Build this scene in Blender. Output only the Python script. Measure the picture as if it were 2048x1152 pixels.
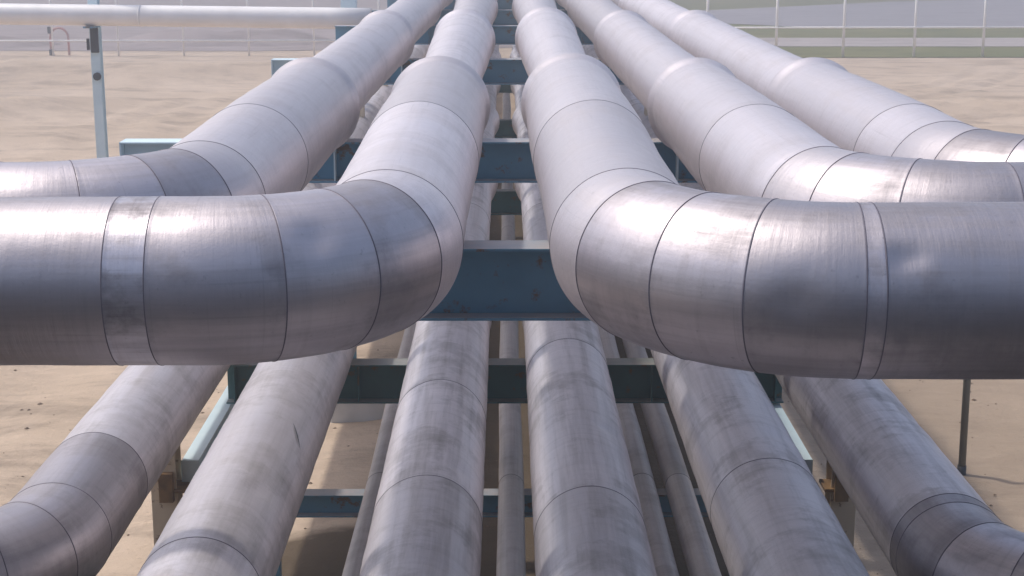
import bpy, bmesh, math, random
from mathutils import Vector, Matrix, noise as mnoise
random.seed(7)
S = bpy.context.scene
COL = S.collection
for o in list(bpy.data.objects): bpy.data.objects.remove(o)

# ------------------------------------------------------------------ camera
F = 3100.0
PITCH = math.atan(711 / F)
CAMH = 6.0
cd = bpy.data.cameras.new('camera'); cam = bpy.data.objects.new('camera', cd); COL.objects.link(cam)
cd.sensor_width = 36; cd.lens = 36 * F / 2048; cd.clip_end = 6000
cam.location = (0, 0, CAMH)
cam.rotation_euler = (math.pi / 2 - PITCH, 0, -math.atan(14 / F))
S.camera = cam
# ------------------------------------------------------------------ light
SUN_EL = math.radians(60); SUN_AZ = math.radians(-70)
w = bpy.data.worlds.new('World'); S.world = w; w.use_nodes = True
nt = w.node_tree; nt.nodes.clear()
sky = nt.nodes.new('ShaderNodeTexSky'); sky.sky_type = 'NISHITA'; sky.sun_disc = False
sky.sun_elevation = SUN_EL; sky.sun_rotation = SUN_AZ
sky.air_density = 1.0; sky.dust_density = 3.0; sky.ozone_density = 1.0
bg = nt.nodes.new('ShaderNodeBackground'); bg.inputs[1].default_value = 0.15
wo = nt.nodes.new('ShaderNodeOutputWorld')
nt.links.new(sky.outputs[0], bg.inputs[0]); nt.links.new(bg.outputs[0], wo.inputs[0])
sd = bpy.data.lights.new('sun', 'SUN'); sd.energy = 2.0; sd.angle = math.radians(3.0); sd.color = (1, .95, .88)
sun = bpy.data.objects.new('sun', sd); COL.objects.link(sun)
sv = Vector((math.sin(SUN_AZ) * math.cos(SUN_EL), math.cos(SUN_AZ) * math.cos(SUN_EL), math.sin(SUN_EL)))
sun.rotation_euler = sv.to_track_quat('Z', 'Y').to_euler(); sun.location = sv * 60
S.view_settings.view_transform = 'Standard'; S.view_settings.look = 'None'
S.view_settings.exposure = 0.33; S.view_settings.gamma = 1.0

# ------------------------------------------------------------------ helpers
def sm(a, b, x):
    t = max(0, min(1, (x - a) / (b - a))); return t * t * (3 - 2 * t)
def link(o, parent=None):
    COL.objects.link(o)
    if parent is not None:
        o.parent = parent
    return o
def tag(o, label=None, cat=None, group=None, kind=None):
    if label: o['label'] = label
    if cat: o['category'] = cat
    if group: o['group'] = group
    if kind: o['kind'] = kind
    return o
def empty(name, loc, label, cat, group=None):
    o = bpy.data.objects.new(name, None); o.location = loc; o.empty_display_size = .2
    link(o); return tag(o, label, cat, group)
class MB:
    def __init__(s): s.v = []; s.f = []; s.uv = []; s.sm = []
    def quad_uv(s, idx, uvs, smooth):
        s.f.append(idx); s.uv.append(uvs); s.sm.append(smooth)
    def box(s, c, d, rot=None):
        cx, cy, cz = c; dx, dy, dz = (k / 2 for k in d); n = len(s.v)
        for X in (-dx, dx):
            for Y in (-dy, dy):
                for Z in (-dz, dz):
                    p = Vector((X, Y, Z))
                    if rot: p = rot @ p
                    s.v.append(p + Vector(c))
        for q in ((0,1,3,2),(4,6,7,5),(0,4,5,1),(2,3,7,6),(0,2,6,4),(1,5,7,3)):
            s.quad_uv([n + k for k in q], [(0,0),(1,0),(1,1),(0,1)], False)
        return s
    def rings(s, rings, seg=72, closed_ends=False, smooth=True, lens=None):
        """rings: list of (centre, axis, up, radius)"""
        n = len(s.v); L = 0; prev = None; ls = []
        for i, (c, a, r) in enumerate(rings):
            a = a.normalized()
            side = a.cross(Vector((0, 0, 1)))
            if side.length < .05: side = a.cross(Vector((0, 1, 0)))
            side.normalize(); up = side.cross(a).normalized()
            if prev is not None: L += (c - prev).length
            prev = c; ls.append(L if lens is None else lens[i])
            for k in range(seg):
                t = 2 * math.pi * k / seg
                rr = r if not callable(r) else r(t)
                s.v.append(c + (side * math.cos(t) + up * math.sin(t)) * rr)
        for i in range(len(rings) - 1):
            for k in range(seg):
                k2 = (k + 1) % seg
                a0 = n + i * seg + k; a1 = n + i * seg + k2
                b0 = a0 + seg; b1 = a1 + seg
                u0 = k / seg; u1 = (k + 1) / seg
                s.quad_uv([a0, a1, b1, b0], [(u0, ls[i]), (u1, ls[i]), (u1, ls[i+1]), (u0, ls[i+1])], smooth)
        if closed_ends:
            s.quad_uv([n + k for k in range(seg)][::-1], [(0,0)] * seg, False)
            m = n + (len(rings) - 1) * seg
            s.quad_uv([m + k for k in range(seg)], [(0,0)] * seg, False)
        return s
    def cyl(s, p0, p1, r, seg=24, r2=None):
        p0 = Vector(p0); p1 = Vector(p1)
        return s.rings([(p0, p1 - p0, r), (p1, p1 - p0, r if r2 is None else r2)], seg, True)
    def build(s, name, mat, parent=None, origin=None, bevel=0):
        me = bpy.data.meshes.new(name)
        off = Vector(parent.location) if parent is not None and origin is None else Vector(origin or (0, 0, 0))
        me.from_pydata([tuple(Vector(v) - off) for v in s.v], [], s.f)
        uv = me.uv_layers.new(name='UVMap')
        i = 0
        for q in s.uv:
            for t in q: uv.data[i].uv = t; i += 1
        for p, m in zip(me.polygons, s.sm): p.use_smooth = m
        me.materials.append(mat)
        bm = bmesh.new(); bm.from_mesh(me); bmesh.ops.recalc_face_normals(bm, faces=bm.faces)
        bm.to_mesh(me); bm.free()
        o = bpy.data.objects.new(name, me)
        if parent is None: o.location = off
        link(o, parent)
        if bevel:
            b = o.modifiers.new('bevel', 'BEVEL'); b.width = bevel; b.segments = 2; b.limit_method = 'ANGLE'
        return o

# ------------------------------------------------------------------ materials
def new_mat(name):
    m = bpy.data.materials.new(name); m.use_nodes = True; n = m.node_tree
    b = n.nodes['Principled BSDF']; return m, n, b
def N(n, t, **kw):
    x = n.nodes.new(t)
    for k, v in kw.items():
        if hasattr(x, k): setattr(x, k, v)
        else: x.inputs[k].default_value = v
    return x
def ramp(n, fac, stops):
    r = n.nodes.new('ShaderNodeValToRGB')
    while len(r.color_ramp.elements) < len(stops): r.color_ramp.elements.new(.5)
    for e, (p, c) in zip(r.color_ramp.elements, stops):
        e.position = p; e.color = c if len(c) == 4 else (*c, 1)
    n.links.new(fac, r.inputs[0]); return r.outputs[0]
def mix(n, fac, a, b, mode='MIX'):
    x = n.nodes.new('ShaderNodeMix'); x.data_type = 'RGBA'; x.blend_type = mode
    for s_, v in ((x.inputs[0], fac), (x.inputs[6], a), (x.inputs[7], b)):
        if hasattr(v, 'links'): n.links.new(v, s_)
        elif isinstance(v, (int, float)): s_.default_value = v
        else: s_.default_value = (*v, 1)
    return x.outputs[2]
def math_(n, op, a, b=None):
    x = n.nodes.new('ShaderNodeMath'); x.operation = op
    for i, v in enumerate((a, b)):
        if v is None: continue
        if hasattr(v, 'links'): n.links.new(v, x.inputs[i])
        else: x.inputs[i].default_value = v
    return x.outputs[0]

def jacket_mat(name, base, stain, rough, stain_amt, metallic=1.0, bump=.3):
    m, n, b = new_mat(name)
    uv = N(n, 'ShaderNodeUVMap'); obj = N(n, 'ShaderNodeTexCoord'); oi = N(n, 'ShaderNodeObjectInfo')
    off = N(n, 'ShaderNodeCombineXYZ'); n.links.new(math_(n, 'MULTIPLY', oi.outputs['Random'], 37.0), off.inputs[2])
    def tex(scale, sc, detail=4, rough_=.6):
        mp = N(n, 'ShaderNodeMapping'); mp.inputs['Scale'].default_value = sc
        n.links.new(obj.outputs['Object'] if tex.o else uv.outputs[0], mp.inputs[0])
        ad = N(n, 'ShaderNodeVectorMath', operation='ADD'); n.links.new(mp.outputs[0], ad.inputs[0]); n.links.new(off.outputs[0], ad.inputs[1])
        t = N(n, 'ShaderNodeTexNoise'); t.inputs['Scale'].default_value = scale; t.inputs['Detail'].default_value = detail
        t.inputs['Roughness'].default_value = rough_
        n.links.new(ad.outputs[0], t.inputs[0]); return t.outputs[0]
    tex.o = True
    blot = tex(1.9, (1, 1, 1), 10, .68)
    fine = tex(14, (1, 1, 1), 5, .7)
    tex.o = False
    ring = tex(1.0, (1.6, 16, 1), 8, .7)        # bands running round the pipe
    streak = tex(1.0, (26, .55, 1), 7, .65)      # streaks running along the pipe
    s1 = ramp(n, blot, [(.50, (0,0,0)), (.56, (.45,.45,.45)), (.70, (1,1,1))])
    s2 = ramp(n, ring, [(.5, (0,0,0)), (.72, (1,1,1))])
    s3 = ramp(n, streak, [(.45, (0,0,0)), (.8, (1,1,1))])
    st = math_(n, 'MULTIPLY', math_(n, 'ADD', math_(n, 'MULTIPLY', s1, .55), math_(n, 'ADD', math_(n, 'MULTIPLY', s2, .22), math_(n, 'MULTIPLY', s3, .6))), stain_amt)
    tone = ramp(n, oi.outputs['Random'], [(0, tuple(c * .78 for c in base)), (1, tuple(min(1, c * 1.12) for c in base))])
    col = mix(n, st, tone, stain)
    tex.o = False
    sc1 = tex(1.0, (2.2, 160, 1), 3, .5); sc2 = tex(1.0, (120, 1.6, 1), 3, .5)
    scr = math_(n, 'MAXIMUM', ramp(n, sc1, [(.64, (0,0,0)), (.72, (1,1,1))]), ramp(n, sc2, [(.66, (0,0,0)), (.74, (1,1,1))]))
    col = mix(n, math_(n, 'MULTIPLY', scr, .28), col, tuple(c * .5 for c in base))
    tex.o = True
    spot = tex(34, (1, 1, 1), 3, .6); cloud = tex(.9, (1, 1, 1), 3, .5)
    col = mix(n, math_(n, 'MULTIPLY', ramp(n, spot, [(.66, (0,0,0)), (.74, (1,1,1))]), .35), col, tuple(c * .35 for c in base))
    col = mix(n, math_(n, 'MULTIPLY', ramp(n, cloud, [(.4, (0,0,0)), (.65, (1,1,1))]), .25), col, tuple(c * .78 for c in base))
    col = mix(n, math_(n, 'MULTIPLY', ramp(n, fine, [(.35, (0,0,0)), (.75, (1,1,1))]), .18), col, tuple(c * .6 for c in base))
    n.links.new(col, b.inputs['Base Color'])
    b.inputs['Metallic'].default_value = metallic
    rr = math_(n, 'ADD', rough, math_(n, 'ADD', math_(n, 'MULTIPLY', st, .22), math_(n, 'MULTIPLY', fine, .10)))
    n.links.new(rr, b.inputs['Roughness'])
    h = math_(n, 'ADD', math_(n, 'MULTIPLY', blot, .7), math_(n, 'ADD', math_(n, 'MULTIPLY', ring, .35), math_(n, 'MULTIPLY', fine, .015)))
    bp = N(n, 'ShaderNodeBump'); bp.inputs['Strength'].default_value = bump; bp.inputs['Distance'].default_value = .02
    n.links.new(h, bp.inputs['Height']); n.links.new(bp.outputs[0], b.inputs['Normal'])
    return m
def paint_mat(name, col, dark, rough=.5, rust=.0, rustcol=(.22, .09, .03), scale=3.0, dust=None):
    m, n, b = new_mat(name)
    tc = N(n, 'ShaderNodeTexCoord'); t = N(n, 'ShaderNodeTexNoise'); t.inputs['Scale'].default_value = scale; t.inputs['Detail'].default_value = 7
    n.links.new(tc.outputs['Object'], t.inputs[0])
    c = mix(n, ramp(n, t.outputs[0], [(.35, (0,0,0)), (.75, (1,1,1))]), col, dark)
    t2 = N(n, 'ShaderNodeTexNoise'); t2.inputs['Scale'].default_value = scale * 1.7; t2.inputs['Detail'].default_value = 8; t2.inputs['Roughness'].default_value = .7
    n.links.new(tc.outputs['Object'], t2.inputs[0])
    if rust:
        rf = ramp(n, t2.outputs[0], [(.62 - rust, (0,0,0)), (.68 - rust, (1,1,1))])
        c = mix(n, rf, c, rustcol)
    if dust:     # sand dust lying on upward faces
        g = N(n, 'ShaderNodeNewGeometry'); sp = N(n, 'ShaderNodeSeparateXYZ'); n.links.new(g.outputs['True Normal'], sp.inputs[0])
        f = math_(n, 'MULTIPLY', math_(n, 'GREATER_THAN', sp.outputs[2], .7), ramp(n, t2.outputs[0], [(.25, (.5,.5,.5)), (.6, (1,1,1))]))
        c = mix(n, f, c, dust)
    n.links.new(c, b.inputs['Base Color']); b.inputs['Roughness'].default_value = rough
    bp = N(n, 'ShaderNodeBump'); bp.inputs['Strength'].default_value = .25; bp.inputs['Distance'].default_value = .005
    n.links.new(t2.outputs[0], bp.inputs['Height']); n.links.new(bp.outputs[0], b.inputs['Normal'])
    return m
M = {}
M['alu'] = jacket_mat('aluminium_jacket', (.70, .645, .665), (.43, .40, .41), .42, .75, .68, .5)
M['alu_old'] = jacket_mat('weathered_aluminium_jacket', (.76, .71, .735), (.26, .24, .235), .42, 1.05, .62, .6)
M['alu_shiny'] = jacket_mat('polished_aluminium_jacket', (.53, .487, .507), (.26, .24, .25), .41, 1.1, .92, .3)
M['alu_dirty'] = jacket_mat('smeared_aluminium_jacket', (.52, .49, .52), (.17, .15, .155), .36, 1.5, .85)
M['alu_thin'] = jacket_mat('dull_galvanised_steel', (.74, .71, .72), (.40, .37, .36), .42, .8, .6)
M['seam'] = paint_mat('dark_seam_sealant', (.16, .14, .17), (.07, .06, .08), .6, scale=2.5)
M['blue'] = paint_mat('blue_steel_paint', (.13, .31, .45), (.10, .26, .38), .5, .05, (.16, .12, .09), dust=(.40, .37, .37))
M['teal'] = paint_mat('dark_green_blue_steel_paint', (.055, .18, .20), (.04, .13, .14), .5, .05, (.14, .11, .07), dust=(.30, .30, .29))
M['lblue'] = paint_mat('pale_blue_steel_paint', (.66, .79, .83), (.57, .71, .77), .5)
M['rust'] = paint_mat('rusty_steel', (.26, .15, .06), (.10, .055, .03), .8, 0, scale=9)
M['cream'] = paint_mat('peeling_cream_paint', (.72, .60, .44), (.58, .46, .32), .7, .05, (.16, .07, .015), 2.2)
M['white'] = paint_mat('white_metal_paint', (.9, .87, .83), (.82, .78, .74), .5)
M['dark'] = paint_mat('black_steel', (.035, .04, .045), (.02, .02, .025), .5)
M['olive'] = paint_mat('grey_green_post_paint', (.22, .21, .17), (.15, .145, .12), .6)
M['concrete'] = paint_mat('pale_concrete', (.62, .62, .62), (.48, .47, .45), .9)
M['lpipe'] = paint_mat('cream_white_pipe_coat', (.88, .84, .82), (.80, .76, .74), .4)

def ground_mat(name, a, b_, c_, scale=.25, speck=.0, bump=.05, rack_shade=None):
    m, n, b = new_mat(name)
    tc = N(n, 'ShaderNodeTexCoord')
    def nz(s, d=8, r=.6, mp=(1,1,1)):
        q = N(n, 'ShaderNodeMapping'); q.inputs['Scale'].default_value = mp; n.links.new(tc.outputs['Object'], q.inputs[0])
        t = N(n, 'ShaderNodeTexNoise'); t.inputs['Scale'].default_value = s; t.inputs['Detail'].default_value = d; t.inputs['Roughness'].default_value = r
        n.links.new(q.outputs[0], t.inputs[0]); return t.outputs[0]
    big = nz(scale, 6, .55, (1, .6, 1)); med = nz(scale * 6, 8, .65, (.5, 1, 1)); sm = nz(9, 8, .7)
    c = mix(n, ramp(n, big, [(.38, (0,0,0)), (.62, (1,1,1))]), a, b_)
    c = mix(n, math_(n, 'MULTIPLY', ramp(n, med, [(.5, (0,0,0)), (.7, (1,1,1))]), .6), c, c_)
    if speck:
        c = mix(n, math_(n, 'MULTIPLY', ramp(n, sm, [(.60, (0,0,0)), (.68, (1,1,1))]), speck), c, tuple(k * .35 for k in c_))
    dk = nz(.55, 9, .72, (.45, 1.3, 1)); c = mix(n, math_(n, 'MULTIPLY', ramp(n, dk, [(.5, (0,0,0)), (.66, (1,1,1))]), .55), c, tuple(k * .5 for k in c_))
    lt = nz(1.7, 9, .75, (.6, 1.2, 1)); c = mix(n, math_(n, 'MULTIPLY', ramp(n, lt, [(.52, (0,0,0)), (.7, (1,1,1))]), .35), c, tuple(min(1, k * 1.25) for k in a))
    if rack_shade:      # shade under the rack, painted into the sand colour
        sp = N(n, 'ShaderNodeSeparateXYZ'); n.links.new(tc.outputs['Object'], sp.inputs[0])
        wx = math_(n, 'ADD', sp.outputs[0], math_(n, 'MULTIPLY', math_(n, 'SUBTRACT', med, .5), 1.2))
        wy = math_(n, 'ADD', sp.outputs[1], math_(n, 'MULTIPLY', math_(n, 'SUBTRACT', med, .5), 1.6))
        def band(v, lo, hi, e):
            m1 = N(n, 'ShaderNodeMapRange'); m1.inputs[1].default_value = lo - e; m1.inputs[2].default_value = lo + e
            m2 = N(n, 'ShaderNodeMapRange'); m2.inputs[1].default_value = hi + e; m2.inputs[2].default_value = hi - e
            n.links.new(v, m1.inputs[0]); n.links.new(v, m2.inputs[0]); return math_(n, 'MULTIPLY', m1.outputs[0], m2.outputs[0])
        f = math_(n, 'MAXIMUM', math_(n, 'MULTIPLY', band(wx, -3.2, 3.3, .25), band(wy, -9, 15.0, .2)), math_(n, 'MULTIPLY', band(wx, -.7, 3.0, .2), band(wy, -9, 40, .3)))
        f = math_(n, 'MAXIMUM', f, math_(n, 'MULTIPLY', band(wx, -25, 25, 1), band(wy, -40, 12.2, .4)))  # wide unseen dark ground, added to darken reflections in the pipe undersides
        c = mix(n, math_(n, 'MULTIPLY', math_(n, 'MULTIPLY', band(wx, 3.2, 13, .8), band(wy, -9, 27, 2)), .5), c, (.25, .185, .13))  # browner tone on the ground right of the rack
        c = mix(n, math_(n, 'MULTIPLY', f, .9), c, rack_shade)
    n.links.new(c, b.inputs['Base Color']); b.inputs['Roughness'].default_value = .95
    b.inputs['Specular IOR Level'].default_value = .15
    hh = math_(n, 'ADD', math_(n, 'MULTIPLY', med, 1.0), math_(n, 'MULTIPLY', sm, .35))
    bp = N(n, 'ShaderNodeBump'); bp.inputs['Strength'].default_value = .8; bp.inputs['Distance'].default_value = bump
    n.links.new(hh, bp.inputs['Height']); n.links.new(bp.outputs[0], b.inputs['Normal'])
    return m
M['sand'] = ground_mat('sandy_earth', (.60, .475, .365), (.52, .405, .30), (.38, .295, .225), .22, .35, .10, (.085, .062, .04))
M['gravel'] = ground_mat('grey_pink_gravel', (.36, .30, .29), (.30, .25, .24), (.24, .19, .17), .08, .2, .05)
M['grass'] = ground_mat('dry_grass', (.15, .155, .05), (.20, .185, .07), (.09, .105, .03), .12, .2, .05)
M['road'] = ground_mat('grey_road', (.33, .31, .33), (.30, .285, .30), (.27, .25, .27), .05, 0, .01)
M['path'] = ground_mat('pale_path', (.44, .39, .37), (.40, .35, .33), (.34, .30, .28), .1, 0, .01)

# ------------------------------------------------------------------ ground
def grid(name, xs, ys, zf, mat):
    mb = MB()
    for y in ys:
        for x in xs: mb.v.append(Vector((x, y, zf(x, y))))
    W = len(xs)
    for j in range(len(ys) - 1):
        for i in range(W - 1):
            mb.quad_uv([j*W+i, j*W+i+1, (j+1)*W+i+1, (j+1)*W+i], [(0,0)]*4, True)
    return mb.build(name, mat)
RUTS = [(-30, 30, 17), (-34, 52, 14), (22, 62, 12), (-6, 80, 30)]
def gz(x, y):
    if abs(x) > 55 or y > 74 or y < -20: return 0
    e = min(1, (55 - abs(x)) / 8, (74 - y) / 6, (y + 20) / 6)
    q = mnoise.noise(Vector((x * .16, y * .22, 0))) * .10 + mnoise.noise(Vector((x * .6, y * .8, 3))) * .035 + mnoise.noise(Vector((x * 1.9, y * 2.2, 5))) * .012
    q += .22 * sm(.05, .5, mnoise.noise(Vector((x * .07 + 4, y * .16 + 2, 9)))) * sm(18, 28, y)
    q += .65 * math.exp(-((y - 66 - 2 * mnoise.noise(Vector((x * .12, 0, 7)))) / 1.8) ** 2) * sm(-36, -26, x) * (1 - sm(-9, -5, x))
    q += .4 * math.exp(-((y - 53 - 2 * mnoise.noise(Vector((x * .15, 0, 17)))) / 1.5) ** 2) * sm(11, 15, x)
    q += .5 * math.exp(-((y - 50 - (x + 20) * .9) / 2.2) ** 2) * (1 - sm(-17, -13, x)) * sm(-40, -30, x)
    for rx, ry, rr_ in RUTS:
        d = math.hypot(x - rx, y - ry) - rr_
        for o_ in (-.9, .9):
            if abs(d - o_) < 1.2: q += -.07 * math.exp(-((d - o_) / .28) ** 2) + .05 * math.exp(-((abs(d - o_) - .5) / .22) ** 2)
    q += .045 * mnoise.noise(Vector((x * 4.1, y * 3.7, 8))) * sm(-.1, .35, mnoise.noise(Vector((x * .22, y * .2, 31))))
    q += .05 * math.sin(x * 3.4 + 2.2 * mnoise.noise(Vector((x * .1, y * .07, 1))) * 4) * sm(.1, .3, mnoise.noise(Vector((x * .09, y * .05, 21))))
    return e * q
xs = [-3000, -900, -300, -120] + [-60 + i * .3 for i in range(401)] + [120, 300, 900, 3000]
ys = [-3000, -600, -120, -40] + [-22 + i * .3 for i in range(325)] + [90, 130, 300, 900, 3000]
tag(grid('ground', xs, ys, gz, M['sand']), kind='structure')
def sheet(name, pts, z, mat, kind='structure'):
    mb = MB(); mb.v = [Vector((x, y, z)) for x, y in pts]; mb.quad_uv(list(range(len(pts))), [(0,0)] * len(pts), False)
    return tag(mb.build(name, mat), kind=kind)
sheet('grass_field', [(8, 76.5), (300, 79), (300, 600), (8, 600)], .02, M['grass'])
sheet('path', [(8, 84), (300, 82), (300, 90), (8, 91)], .04, M['path'])
sheet('road', [(12, 108), (20, 101), (60, 99), (300, 97), (300, 220), (60, 150), (34, 139), (14, 122)], .04, M['road'])
sheet('gravel_lot', [(-300, 76), (-60, 82), (-13, 81), (4, 84), (4, 600), (-300, 600)], .02, M['gravel'])

# ------------------------------------------------------------------ pipes
RIMS = [11.6, 18.9, 27.0, 34.5, 42.0, 49.5]
def bell(y, near, rim, behind):
    b = bell0(y, near, rim, behind)
    for e in RIMS:
        if e - .16 < y <= e: b += .03 * sm(e - .16, e, y)
    return b
def bell0(y, near, rim, behind):
    """jacket radius at distance y: flares to `rim` just this side of every joint, pinched beyond it"""
    r = near
    prev = near; start = None
    edges = [0] + RIMS
    for i, e in enumerate(RIMS):
        lo = edges[i]
        if y <= e:
            if i == 0:
                return near + (rim - near) * sm(7.0, 9.8, y)
            a = lo + .10; 
            base = behind
            return base + (rim * .985 - base) * sm(lo + 1.2, e - .6, y)
        if y <= e + .10:
            q = (y - e) / .10
            return behind + (rim + .03 - behind) * math.sqrt(max(0, 1 - q * q))
    return behind
SEG = 128
DENTS = [(Vector((1.36, 5.13, CAMH - 1.25 + .18)), .055, .022, 1), (Vector((-.70, 5.57, CAMH - 1.27 + .16)), .085, .030, 1), (Vector((-.66, 5.56, CAMH - 1.27 + .05)), .05, .014, 1),
         (Vector((2.2, 5.1, CAMH - 1.25 + .22)), .09, .016, 1), (Vector((-1.9, 5.4, CAMH - 1.27 + .2)), .08, .016, 1), 
         (Vector((1.0, 5.15, CAMH - 1.25 + .02)), .10, .012, 1), (Vector((-.3, 9.4, CAMH - 3.62 + .28)), .12, .02, 1), (Vector((.7, 10.2, CAMH - 3.62 + .28)), .12, .02, 1),
         (Vector((1.85, 9.9, CAMH - 3.62 + .3)), .13, .012, 1), (Vector((-1.5, 9.0, CAMH - 3.62 + .3)), .12, .02, 1), (Vector((2.9, 10.5, CAMH - 3.62 + .28)), .12, .02, 1)]
def dent(mb, rr):
    for D, rad, dep, _ in DENTS:
        if min((c - D).length for c, t, r in rr) > .9: continue
        c0 = min(rr, key=lambda q: (q[0] - D).length)[0]
        ax = (c0 - D).normalized()
        for i, v in enumerate(mb.v):
            d = (v - D).length
            if d < rad * 2.2: mb.v[i] = v + ax * dep * math.exp(-(d / rad) ** 2 * 1.6)
def jitter(c, r, amp):
    ph = random.random() * 50
    return lambda t, c=c, r=r: r + amp * mnoise.noise(Vector((math.cos(t) * 1.2 + c.x * 3, math.sin(t) * 1.2 + c.z * 3, c.y * 3))) + amp * .35 * mnoise.noise(Vector((math.cos(t) * 2.6 + c.x * 9, math.sin(t) * 2.6, c.y * 9)))
def build_sections(root, pts, cuts, mat, amp=.003, seam_w=.005, name='jacket_section', bands=(), noseam=(), shiny=1e9, shinymat=None, dirty=None):
    """pts: list of (centre, tangent, radius, s); cuts: list of s values where one jacket sheet ends"""
    cuts = [pts[0][3] - 1e-6] + sorted(cuts) + [pts[-1][3] + 1e-6]
    def at(s):
        for i in range(len(pts) - 1):
            a, b = pts[i], pts[i+1]
            if a[3] <= s <= b[3]:
                q = (s - a[3]) / max(1e-9, b[3] - a[3])
                return (a[0].lerp(b[0], q), a[1].lerp(b[1], q).normalized(), a[2] + (b[2] - a[2]) * q, s)
        return pts[-1] if s > pts[-1][3] else pts[0]
    for ci in range(len(cuts) - 1):
        s0, s1 = cuts[ci], cuts[ci+1]
        keep = [p for p in pts if s0 + .012 < p[3] < s1 - .012]
        body = [at(s0), at(s0 + .005)] + keep + ([at(s1 - .012)] if ci < len(cuts) - 2 else []) + [at(s1 - .004), at(s1)]
        lap = .0012
        rr = []
        for k, (c, t, r, s) in enumerate(body):
            extra = lap * (1 - sm(.005, .011, s1 - s)) if ci < len(cuts) - 2 else 0     # swaged lap at the near end
            rr.append((c, t, jitter(c, r + extra, amp)))
        # fold the near edge in
        c, t, r, s = body[-1]
        rr.append((c, t, jitter(c, r - .004, amp)))
        mb = MB().rings(rr, SEG, lens=[b[3] for b in body] + [body[-1][3]]); dent(mb, rr)
        bend = abs(body[0][1].angle(body[-1][1])) > .12
        o = mb.build('elbow_gore' if bend else name, M['alu_dirty'] if dirty == s0 else shinymat if s0 > shiny else mat, root)
        if ci < len(cuts) - 2 and not any(abs(s1 - q) < .01 for q in noseam):
            c, t, r, s = at(s1)
            tt = t * (seam_w / 2)
            MB().rings([(c - tt, t, r - .002), (c - tt * .8, t, jitter(c, r + .0022, amp)), (c + tt * .8, t, jitter(c, r + .0018, amp)), (c + tt, t, r - .006)], SEG).build('seam', M['seam'], root)
    for s in bands:
        c, t, r, _ = at(s)
        h = t * .03
        MB().rings([(c - h, t, r - .002), (c - h, t, jitter(c, r + .003, amp)), (c + h, t, jitter(c, r + .003, amp)), (c + h, t, r - .002)], SEG).build('clamp_band', mat, root)
def straight_then_bend(X, h, rf, yrun, rb, sgn, run_len, yfar=62, hf=None, straight_end=None):
    """centre line from far to near; sgn -1 bends left, +1 right, 0 goes straight on to straight_end"""
    pts = []; s = 0
    yend = yrun + rb if sgn else straight_end
    ysamp = set()
    y = yfar
    while y > yend + .02:
        ysamp.add(round(y, 3)); y -= .25 if y > 14 else .15
    for e in RIMS:
        for q in (-.25, -.17, -.14, -.11, -.08, -.05, -.025, 0, .02, .04, .06, .08, .09, .097, .10, .13, .2): 
            if e + q > yend: ysamp.add(round(e + q, 3))
    y = 11.5
    while y > max(yend, 7.2) + .05 and sgn != 0 or (sgn == 0 and y > 7.2): ysamp.add(round(y, 3)); y -= .05
    ysamp.add(yend)
    for y in sorted(ysamp, reverse=True):
        hh = hf(y) if hf else h
        pts.append((Vector((X, y, CAMH - hh)), Vector((0, -1, 0)), rf(y), yfar - y))
    if sgn:
        s = yfar - yend; hh = hf(yend) if hf else h
        n = 44
        for i in range(1, n + 1):
            a = math.pi / 2 * i / n
            c = Vector((X + sgn * rb * (1 - math.cos(a)), yend - rb * math.sin(a), CAMH - hh))
            t = Vector((sgn * math.sin(a), -math.cos(a), 0))
            pts.append((c, t, rf(yend), s + rb * a))
        s += rb * math.pi / 2; m = int(run_len / .05)
        for i in range(1, m + 1):
            pts.append((Vector((X + sgn * (rb + i * run_len / m), yrun, CAMH - hh)), Vector((sgn, 0, 0)), rf(yend), s + i * run_len / m))
    return pts
def shoe(root, X, y, hbeam, hax, r, mat):
    mb = MB(); top = CAMH - hax - r * .75; bot = CAMH - hbeam + .006
    mb.box((X, y, (top + bot) / 2), (.03, .30, top - bot)); mb.box((X, y, bot + .006), (.30, .30, .012))
    mb.box((X, y, top - .012), (.34, .30, .02))
    mb.box((X, y - .12, (top + bot) / 2), (.28, .012, top - bot)); mb.build('pipe_shoe', mat, root)

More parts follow.
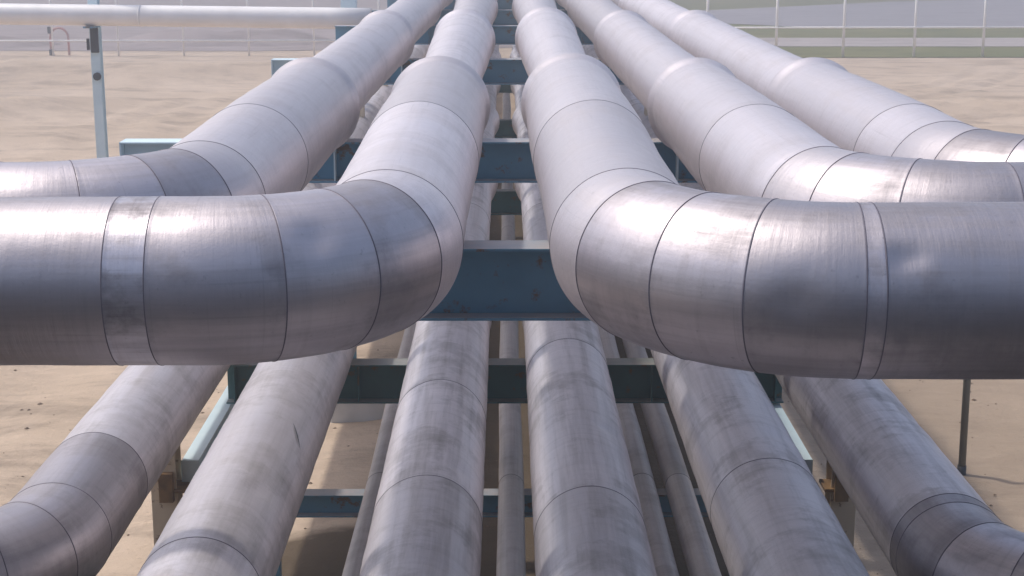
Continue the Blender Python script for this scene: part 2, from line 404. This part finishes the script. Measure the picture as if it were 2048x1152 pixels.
upper = [  # X, near r, rim r, behind r, run Y, bend radius, sign, axis drop, seams on the bend, label
 (-1.45, .305, .335, .30, 6.62, .70, -1, 1.27, 'outermost left upper jacketed pipe, turning left behind the nearest left elbow'),
 (-.49, .315, .348, .265, 5.66, .67, -1, 1.27, 'left of the two middle upper pipes, its big elbow crossing the left half in front'),
 (.50, .317, .350, .265, 5.40, .82, 1, 1.25, 'right of the two middle upper pipes, its big elbow crossing the right half in front'),
 (1.43, .315, .335, .30, 6.55, .68, 1, 1.27, 'upper jacketed pipe right of the middle pair, turning right behind the nearest right elbow'),
 (2.30, .305, .335, .30, 7.20, .80, 1, 1.27, 'outermost right upper jacketed pipe beside the open sand and fence'),
]
UB = [8.3, 12.66, 21.05, 28.7, 34.6, 41.5, 48.5]
HU = 1.66
for (X, rn, rr_, rb_, yr, rb, sg, h, lab) in upper:
    root = empty('insulated_pipe', (X, 30, CAMH - h), lab, 'pipe', 'upper jacketed pipes that bend outwards')
    pts = straight_then_bend(X, h, lambda y: bell(y, rn, rr_, rb_), yr, rb, sg, 9.0)
    s0 = 62 - (yr + rb); L = rb * math.pi / 2
    j = lambda a: random.uniform(-a, a)
    cuts = [62 - e - .004 for e in RIMS] + [62 - 8.75 + j(.08)]
    e5 = s0 + L + (.12 if X == -.49 else .03 if X < 0 else -.07)
    cuts += [s0 + L * .18, s0 + L * .40, s0 + L * .68, e5 + .1] if X == 1.43 else [s0 - .02, s0 + L * .25, s0 + L * .5, s0 + L * (.75 if X < 0 else .71), e5]
    cuts += [e5 + (.15 if X < 0 else .55 if X == 1.43 else .05), s0 + L + 1.25, s0 + L + 1.62, s0 + L + 4.0, s0 + L + 6.5]
    build_sections(root, pts, cuts, M['alu'], dirty=e5 if X == -.49 else None, noseam=[62 - e - .004 for e in RIMS], shiny=s0 + L * .2, shinymat=M['alu_shiny'])
    for y in UB[:4]:
        shoe(root, X, y, HU, h, bell(y, rn, rr_, rb_), M['rust'] if abs(X) in (1.45, 1.43) else M['blue'])

LR = [15.6, 23.0, 30.5, 38, 46]
def bellL(y, near, rim, behind):
    e = [0] + LR
    for i, q in enumerate(LR):
        if y <= q:
            if i == 0: return near + (rim - near) * sm(13.9, 15.4, y)
            return behind + (rim - behind) * sm(q - 1.5, q - .1, y)
        if y <= q + .1: return behind + (rim - behind) * math.sqrt(max(0, 1 - ((y - q) / .1) ** 2))
    return behind
lower = [
 (-2.77, .345, .36, .33, 8.1, .85, -1, 3.62, 'outermost left lower pipe, bending left at the bottom left corner'),
 (-1.71, .36, .37, .33, 0, 0, 0, 3.62, 'lower jacketed pipe second from left, with a short dark gash on its side'),
 (-.49, .345, .385, .30, 0, 0, 0, 3.62, 'left of the two middle lower pipes, running down to the bottom edge'),
 (.52, .345, .385, .30, 0, 0, 0, 3.62, 'right of the two middle lower pipes, grey smudged, running down to the bottom edge'),
 (1.68, .365, .37, .33, 0, 0, 0, 3.62, 'lower jacketed pipe second from right, with brown grey smudges'),
 (2.67, .345, .36, .33, 7.75, .85, 1, 3.62, 'outermost right lower pipe, bending right at the bottom right corner'),
]
LB = [2.4, 9.1, 14.4, 24.6, 34.2, 44]
HL = 4.03
_R = RIMS
RIMS = LR
for (X, rn, rr_, rb_, yr, rb, sg, h, lab) in lower:
    root = empty('insulated_pipe', (X, 30, CAMH - h), lab, 'pipe', 'lower jacketed pipes')
    pts = straight_then_bend(X, h, lambda y: bellL(y, rn, rr_, rb_), yr, rb, sg, 3.0, straight_end=-7.0)
    cuts = [62 - e - .004 for e in LR] + [62 - 19.3]
    if sg:
        s0 = 62 - (yr + rb); L = rb * math.pi / 2
        cuts += [s0 - (1.0 if X < 0 else .16), s0 - .02, s0 + L * .24, s0 + L * .5, s0 + L * .75, s0 + L]
    else:
        cuts += [62 - {-1.71: 8.05, -.49: 9.1, .52: 8.9, 1.68: 9.35}[X], 62 - {-1.71: 6, -.49: 11.2, .52: 12.4, 1.68: 13.3}[X]]
    build_sections(root, pts, cuts, M['alu_old'], amp=.004, seam_w=.007, noseam=[62 - e - .004 for e in LR], shiny=(s0 - (1.1 if X < 0 else .25) if sg else 1e9), shinymat=M['alu_shiny'])
    for y in LB[1:4]:
        shoe(root, X, y, HL, h, bellL(y, rn, rr_, rb_), M['rust'] if abs(X) in (1.71, 1.68) else M['blue'])
    if X == -1.71:      # the gash in the sheet
        mb = MB(); 
        a0 = math.radians(33); yy = 10.15
        q = []
        for k in range(9):
            t = k / 8; a = math.radians(52 - 22 * t); y = 10.35 - .32 * t; wv = .018 * math.sin(math.pi * t)
            for d in (-wv, wv): q.append(Vector((X + math.cos(a) * .3665, y + d, CAMH - h + math.sin(a) * .3665)))
        mb.v = q
        for k in range(8): mb.quad_uv([2*k, 2*k+1, 2*k+3, 2*k+2], [(0,0)]*4, False)
        mb.build('gash', M['dark'], root)
RIMS = _R

# thin lowest lines
HT = 5.0
for (X, r, lab) in ((-1.16, .135, 'thin lowest pipe peeping out on the left side of the left middle lower pipe'),
                    (.05, .118, 'thin lowest pipe in the narrow gap between the two middle lower pipes'),
                    (1.26, .125, 'thin lowest pipe close along the right side of the right middle lower pipe'),
                    (1.60, .122, 'thin lowest pipe just left of the second lower pipe from the right')):
    root = empty('small_pipe', (X, 30, CAMH - HT), lab, 'pipe', 'thin pipes of the lowest level')
    pts = [(Vector((X + .006 * math.sin(y), y, CAMH - HT + .006 * math.sin(y * 1.3))), Vector((0, -1, 0)), r, 62 - y) for y in [62 - k * .4 for k in range(145)]]
    build_sections(root, pts, [62 - 13.6, 62 - 20, 62 - 26, 62 - 7.5], M['alu_thin'], seam_w=.006)

# ------------------------------------------------------------------ steelwork
def ibeam_mesh(p0, p1, depth, fw, tf=.016, tw=.011):
    """p0,p1 at the centre of the TOP face; runs along X or Y"""
    p0 = Vector(p0); p1 = Vector(p1); d = p1 - p0; L = d.length; c = (p0 + p1) / 2
    mb = MB(); along_x = abs(d.x) > abs(d.y)
    def bx(off_z, hz, wd):
        dim = (L, wd, hz) if along_x else (wd, L, hz)
        mb.box((c.x, c.y, c.z + off_z), dim)
    bx(-tf / 2, tf, fw); bx(-depth + tf / 2, tf, fw); bx(-depth / 2, depth - 2 * tf, tw)
    return mb
def cross_beam(y, hh, x0, x1, depth, fw, lab, group, stiff, mat, name='cross_beam', smat=None, sunlit_end=False):
    root = empty(name, (x0, y, CAMH - hh), lab, 'beam', group)
    ibeam_mesh((x0, y, CAMH - hh), (x1, y, CAMH - hh), depth, fw).build('beam_body', mat, root, bevel=.003)
    for sx in stiff:
        MB().box((sx, y - fw / 4 - .002, CAMH - hh - depth / 2), (.012, fw / 2 - .008, depth - .034)).build('stiffener', smat or mat, root)
    if sunlit_end:  # end of the beam in full sun: light put into a paler paint
        ibeam_mesh((x0 - .72, y, CAMH - hh), (x0 - .003, y, CAMH - hh), depth, fw).build('sunlit_beam_end', M['lblue'], root, bevel=.003)
        MB().box((x0 - .727, y, CAMH - hh - depth / 2), (.012, fw, depth)).build('end_plate', M['lblue'], root)
    return root
ordn = ['nearest', 'second', 'third', 'fourth', 'fifth', 'sixth', 'seventh']
for i, y in enumerate(UB):
    dp = .40 if i == 0 else .335
    r = cross_beam(y, HU, (-2.4 if i < 3 else -3.1) if i else -3.7, 2.72 if i else 3.7, dp, .24, '%s upper blue steel cross beam counted from the camera, under the upper pipes' % ordn[i], 'upper cross beams',
               (-1.39, 1.41, 2.66) if i else (-2.6, 2.6), M['blue'], smat=M['lblue'] if i in (1, 2) else None, sunlit_end=i in (1, 2))
for i, y in enumerate(LB[1:]):
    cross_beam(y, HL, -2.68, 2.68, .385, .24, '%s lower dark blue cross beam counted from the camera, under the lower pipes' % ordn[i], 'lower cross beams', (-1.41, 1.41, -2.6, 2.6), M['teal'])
for i, y in enumerate((13.8, 21.5, 31, 41)):
    r = cross_beam(y, HT + .135, -2.6, 2.6, .22, .18, '%s small blue beam low under the thin lowest pipes' % ordn[i], 'lowest small beams', (), M['blue'])
    for sx in (-2.2, 2.2):
        MB().box((sx, y, (CAMH - HT - .135 - .22 - .05) / 2), (.12, .12, CAMH - HT - .135 - .22 + .045)).build('leg', M['blue'], r)
for sx, lab in ((-2.72, 'pale blue lengthwise beam between the two left lower pipes'), (2.58, 'pale blue lengthwise beam between the two right lower pipes')):
    root = empty('stringer_beam', (sx, 12.7, CAMH - 4.45), lab, 'beam')
    ibeam_mesh((sx, 12.72, CAMH - 4.44), (sx, 52, CAMH - 4.44), .19, .15).build('beam_body', M['lblue'], root, bevel=.003)
    MB().box((sx, 12.712, CAMH - 4.44 - .095), (.155, .012, .195)).build('end_plate', M['lblue'], root)
# columns
k = 0
for y in UB[:6]:
    for sx in (-2.92, 2.9):
        side = 'left' if sx < 0 else 'right'
        X = sx if y < 14 else sx * .93
        if y < 9: X = math.copysign(3.55, sx)
        root = empty('rack_column', (X, y, 0), 'rusty cream steel rack column on the %s, under the %s upper cross beam' % (side, ordn[UB.index(y)]), 'column', 'columns of the pipe rack')
        top = CAMH - HU - (.40 if y == UB[0] else .335) - .002
        z0 = -.1
        mb = MB(); hh = top - z0; zc = (top + z0) / 2
        mb.box((X, y - .11, zc), (.22, .014, hh)); mb.box((X, y + .11, zc), (.22, .014, hh)); mb.box((X, y, zc), (.010, .206, hh))
        mb.build('shaft', M['cream'], root, bevel=.003)
        MB().box((X, y, .06), (.42, .42, .03)).build('base_plate', M['rust'], root)
        if y == UB[1]:
            zb = CAMH - 4.44 - .19
            MB().box((X + (.11 if sx < 0 else -.07), y - .02, zb - .02), (.20, .26, .03)).box((X + (.03 if sx < 0 else -.03), y - .15, zb + .02), (.12, .06, .26)).build('bracket', M['rust'], root, bevel=.004)
# concrete pads
for (x, y, sx_, sy_, lab) in ((-1.55, 19.4, 1.3, 1.5, 'pale concrete pad on the sand under the left lower pipes'),):
    tag(MB().box((x, y, .10), (sx_, sy_, .34)).build('concrete_pad', M['concrete'], None, (x, y, 0), bevel=.02), lab, 'footing')

# ------------------------------------------------------------------ right thin post
r = empty('steel_post', (5.14, 16.6, 0), 'thin grey green post standing in the sand at the right edge', 'post')
MB().cyl((5.16, 16.6, .12), (5.14, 16.6, 2.55), .041).build('shaft', M['olive'], r)
MB().cyl((5.16, 16.6, -.1), (5.16, 16.6, .13), .05).build('base_sleeve', M['dark'], r)

# ------------------------------------------------------------------ left crossing pipe on blue column
yl = 30.0
r = empty('overhead_pipe', (-8, yl, CAMH - 1.55), 'smooth cream white pipe crossing the top left of the picture', 'pipe')
P0 = Vector((-34, yl + .6, CAMH - 1.24)); P1 = Vector((-2.55, yl - .05, CAMH - 1.60))
nn = 40
MB().rings([(P0.lerp(P1, i / nn), P1 - P0, .20) for i in range(nn + 1)], 48, True).build('pipe_body', M['lpipe'], r)
for q in (.35, .62, .86):
    c = P0.lerp(P1, q); d = (P1 - P0).normalized() * .02
    MB().rings([(c - d, d, .19), (c - d, d, .206), (c + d, d, .206), (c + d, d, .19)], 48).build('weld_collar', M['lpipe'], r)
xc = -7.92
r = empty('support_column', (xc, yl + .2, 0), 'pale blue column with black clamp under the cream white overhead pipe', 'column', 'pale blue columns')
mb = MB(); yc = yl + .36; 
mb.box((xc, yc - .10, 3.2), (.18, .014, 6.6)); mb.box((xc, yc + .10, 3.2), (.18, .014, 6.6)); mb.box((xc, yc, 3.2), (.012, .186, 6.6))
mb.build('shaft', M['lblue'], r)
MB().box((xc + .01, yc - .14, CAMH - 2.02), (.15, .05, .48)).build('clamp_plate', M['dark'], r, bevel=.01)
MB().box((xc - .12, yc - .13, CAMH - 2.1), (.05, .06, .22)).build('clamp_lever', M['dark'], r, bevel=.01)
MB().cyl((xc + .02, yc - .17, CAMH - 2.72), (xc + .02, yc - .11, CAMH - 2.72), .075).build('shackle', M['dark'], r)
MB().box((xc, yc - .25, CAMH - 1.76), (.2, .5, .03)).build('pipe_bracket', M['blue'], r)
xc = -3.02
r = empty('support_column', (xc, yl + .5, 0), 'pale blue frame post close beside the far left pipes at the top', 'column', 'pale blue columns')
MB().box((xc, yl + .5, 3.2), (.30, .2, 6.6)).build('shaft', M['lblue'], r)
MB().box((xc - .18, yl + .4, CAMH - .99), (.12, .1, .26)).box((xc - .16, yl + .4, CAMH - 1.92), (.1, .1, .24)).build('junction_box', M['blue'], r, bevel=.01)

# ------------------------------------------------------------------ fences
def fence(x0, x1, y0, y1, xsn, rails, top, lab, pr=.07):
    r = empty('fence', (x0, y0, 0), lab, 'fence')
    fy = lambda x: y0 + (y1 - y0) * (x - x0) / (x1 - x0)
    for x in xsn:
        MB().cyl((x, fy(x), -.1), (x, fy(x), top), pr, 12).build('fence_post', M['white'], r)
    for z in rails:
        MB().cyl((x0, fy(x0) - .05, z), (x1, fy(x1) - .05, z), .05, 12).build('rail', M['white'], r)
    # wire mesh strands
    mb = MB()
    return r
X0 = 9.9; st = 3.42
fence(6.4, 6.4 + st * 9, 76.8, 77.4, [6.4 + st * k + (.1 if k % 3 else 0) for k in range(10)], (1.45,), 4.2, 'tall white post and rail fence on the right beyond the sand')
fence(-42, -3, 78, 78, [-42 + 3.25 * k for k in range(13)], (.75, 2.2), 4.2, 'tall white post and rail fence at the top left behind the overhead pipe', .05)

# gravel heap and odd things on the left
def heap(x, y, lx, ly, hz, lab, mat):
    mb = MB(); nx, ny = 40, 16
    for j in range(ny + 1):
        for i in range(nx + 1):
            u = i / nx * 2 - 1; v = j / ny * 2 - 1
            d = max(0, 1 - (abs(u) ** 3 + v * v))
            z = hz * d * (1 + .35 * mnoise.noise(Vector((u * 4, v * 2, x)))) - .06 + .05 * mnoise.noise(Vector((u * 15, v * 5, x)))
            mb.v.append(Vector((x + u * lx, y + v * ly, z if d > 0 else -.1)))
    for j in range(ny):
        for i in range(nx):
            a = j * (nx + 1) + i; mb.quad_uv([a, a+1, a+nx+2, a+nx+1], [(0,0)]*4, True)
    tag(mb.build('gravel_heap', mat, None, (x, y, 0)), lab, 'heap')
heap(-15.5, 88, 6.5, 4, .8, 'low long heap of grey pink gravel behind the sand on the left', M['gravel'])
heap(-30, 86, 6, 3, .55, 'low grey heap at the far left edge behind the blue column', M['gravel'])
r = empty('hydrant_post', (-22.3, 78.5, 0), 'small red and white hoop with black fittings left of the blue column', 'hydrant')
mb = MB(); cpts = [Vector((-22.3 + .45 * math.cos(a), 78.5, .9 + .45 * math.sin(a))) for a in [math.pi * k / 10 for k in range(11)]]
cpts = [Vector((-21.85, 78.5, 0))] + cpts + [Vector((-22.75, 78.5, 0))]
mb.rings([(c, (cpts[min(i+1, len(cpts)-1)] - cpts[max(i-1, 0)]), .06) for i, c in enumerate(cpts)], 10, True)
mred = paint_mat('faded_red_paint', (.55, .22, .20), (.5, .35, .33), .5)
mb.build('hoop', mred, r)
MB().box((-22.75, 78.4, 1.25), (.16, .16, .34)).build('valve_head', M['dark'], r, bevel=.03)
MB().box((-22.7, 78.4, .15), (.2, .2, .3)).build('valve_foot', M['dark'], r, bevel=.03)

# stones and clods scattered on the sand
mb = MB()
for k in range(2600):
    x = random.uniform(-12, 14); y = random.uniform(8, 42); 
    if abs(x) < 2 and random.random() < .5: continue
    s_ = random.choice((.008, .012, .016, .022, .034)) * random.uniform(.7, 1.4); z = gz(x, y)
    n0 = len(mb.v)
    for (a, b, c) in ((1,0,0),(-1,0,0),(0,1,0),(0,-1,0),(0,0,.7),(0,0,-.5)):
        mb.v.append(Vector((x + a * s_ * random.uniform(.8, 1.6), y + b * s_ * random.uniform(.8, 1.3), z + c * s_)))
    for t in ((0,2,4),(2,1,4),(1,3,4),(3,0,4),(2,0,5),(1,2,5),(3,1,5),(0,3,5)):
        mb.quad_uv([n0 + q for q in t], [(0,0)]*3, False)
mst = ground_mat('brown_stone', (.20, .14, .10), (.26, .20, .15), (.12, .09, .07), 2)
tag(mb.build('stones', mst), 'small brown stones and clods scattered on the sand', 'stones', kind='stuff')

# ------------------------------------------------------------------ unseen, behind the camera: dark deck and block added for the pipe runs to reflect
r = empty('unseen_dark_deck', (0, -1, 0), 'unseen dark deck added for the pipe runs to reflect', 'reflected helper')
MB().box((0, -1.0, CAMH - 1.80), (15, 8.6, .06)).build('unseen_deck_slab', M['dark'], r)
MB().box((0, 3.36, CAMH - 2.0), (15, .10, .42)).build('unseen_deck_edge', M['dark'], r)
for x in (-7, 7):
    MB().box((x, 3.2, (CAMH - 1.83) / 2), (.2, .2, CAMH - 1.83)).build('leg', M['dark'], r)  # front legs of the added unseen deck
    MB().box((x, -5.0, (CAMH - 1.83) / 2), (.2, .2, CAMH - 1.83)).build('leg', M['dark'], r)  # rear legs of the added unseen deck
r = empty('unseen_dark_block', (0, -14, 0), 'unseen slate blue block added for the pipe runs to reflect', 'building')
mb = MB(); mb.box((0, -15, 4.4), (60, 8, 9.2))
M['unseen_block_coat'] = paint_mat('unseen_block_slate_blue', (.045, .06, .11), (.035, .045, .085), .6)
mb.build('block_body', M['unseen_block_coat'], r)
MB().box((0, -15, 9.13), (60.6, 8.6, .25)).build('block_cap', M['dark'], r)
# haze
m = bpy.data.materials.new('haze'); m.use_nodes = True; n = m.node_tree; n.nodes.clear()
pv = n.nodes.new('ShaderNodeVolumePrincipled'); pv.inputs['Color'].default_value = (.90, .88, .92, 1); pv.inputs['Density'].default_value = .007
pv.inputs['Anisotropy'].default_value = .3
oo = n.nodes.new('ShaderNodeOutputMaterial'); n.links.new(pv.outputs[0], oo.inputs['Volume'])
mb = MB(); mb.box((0, 0, 8), (6400, 6400, 18))
tag(mb.build('haze', m), 'thin pale haze over the whole site', 'haze', kind='stuff')
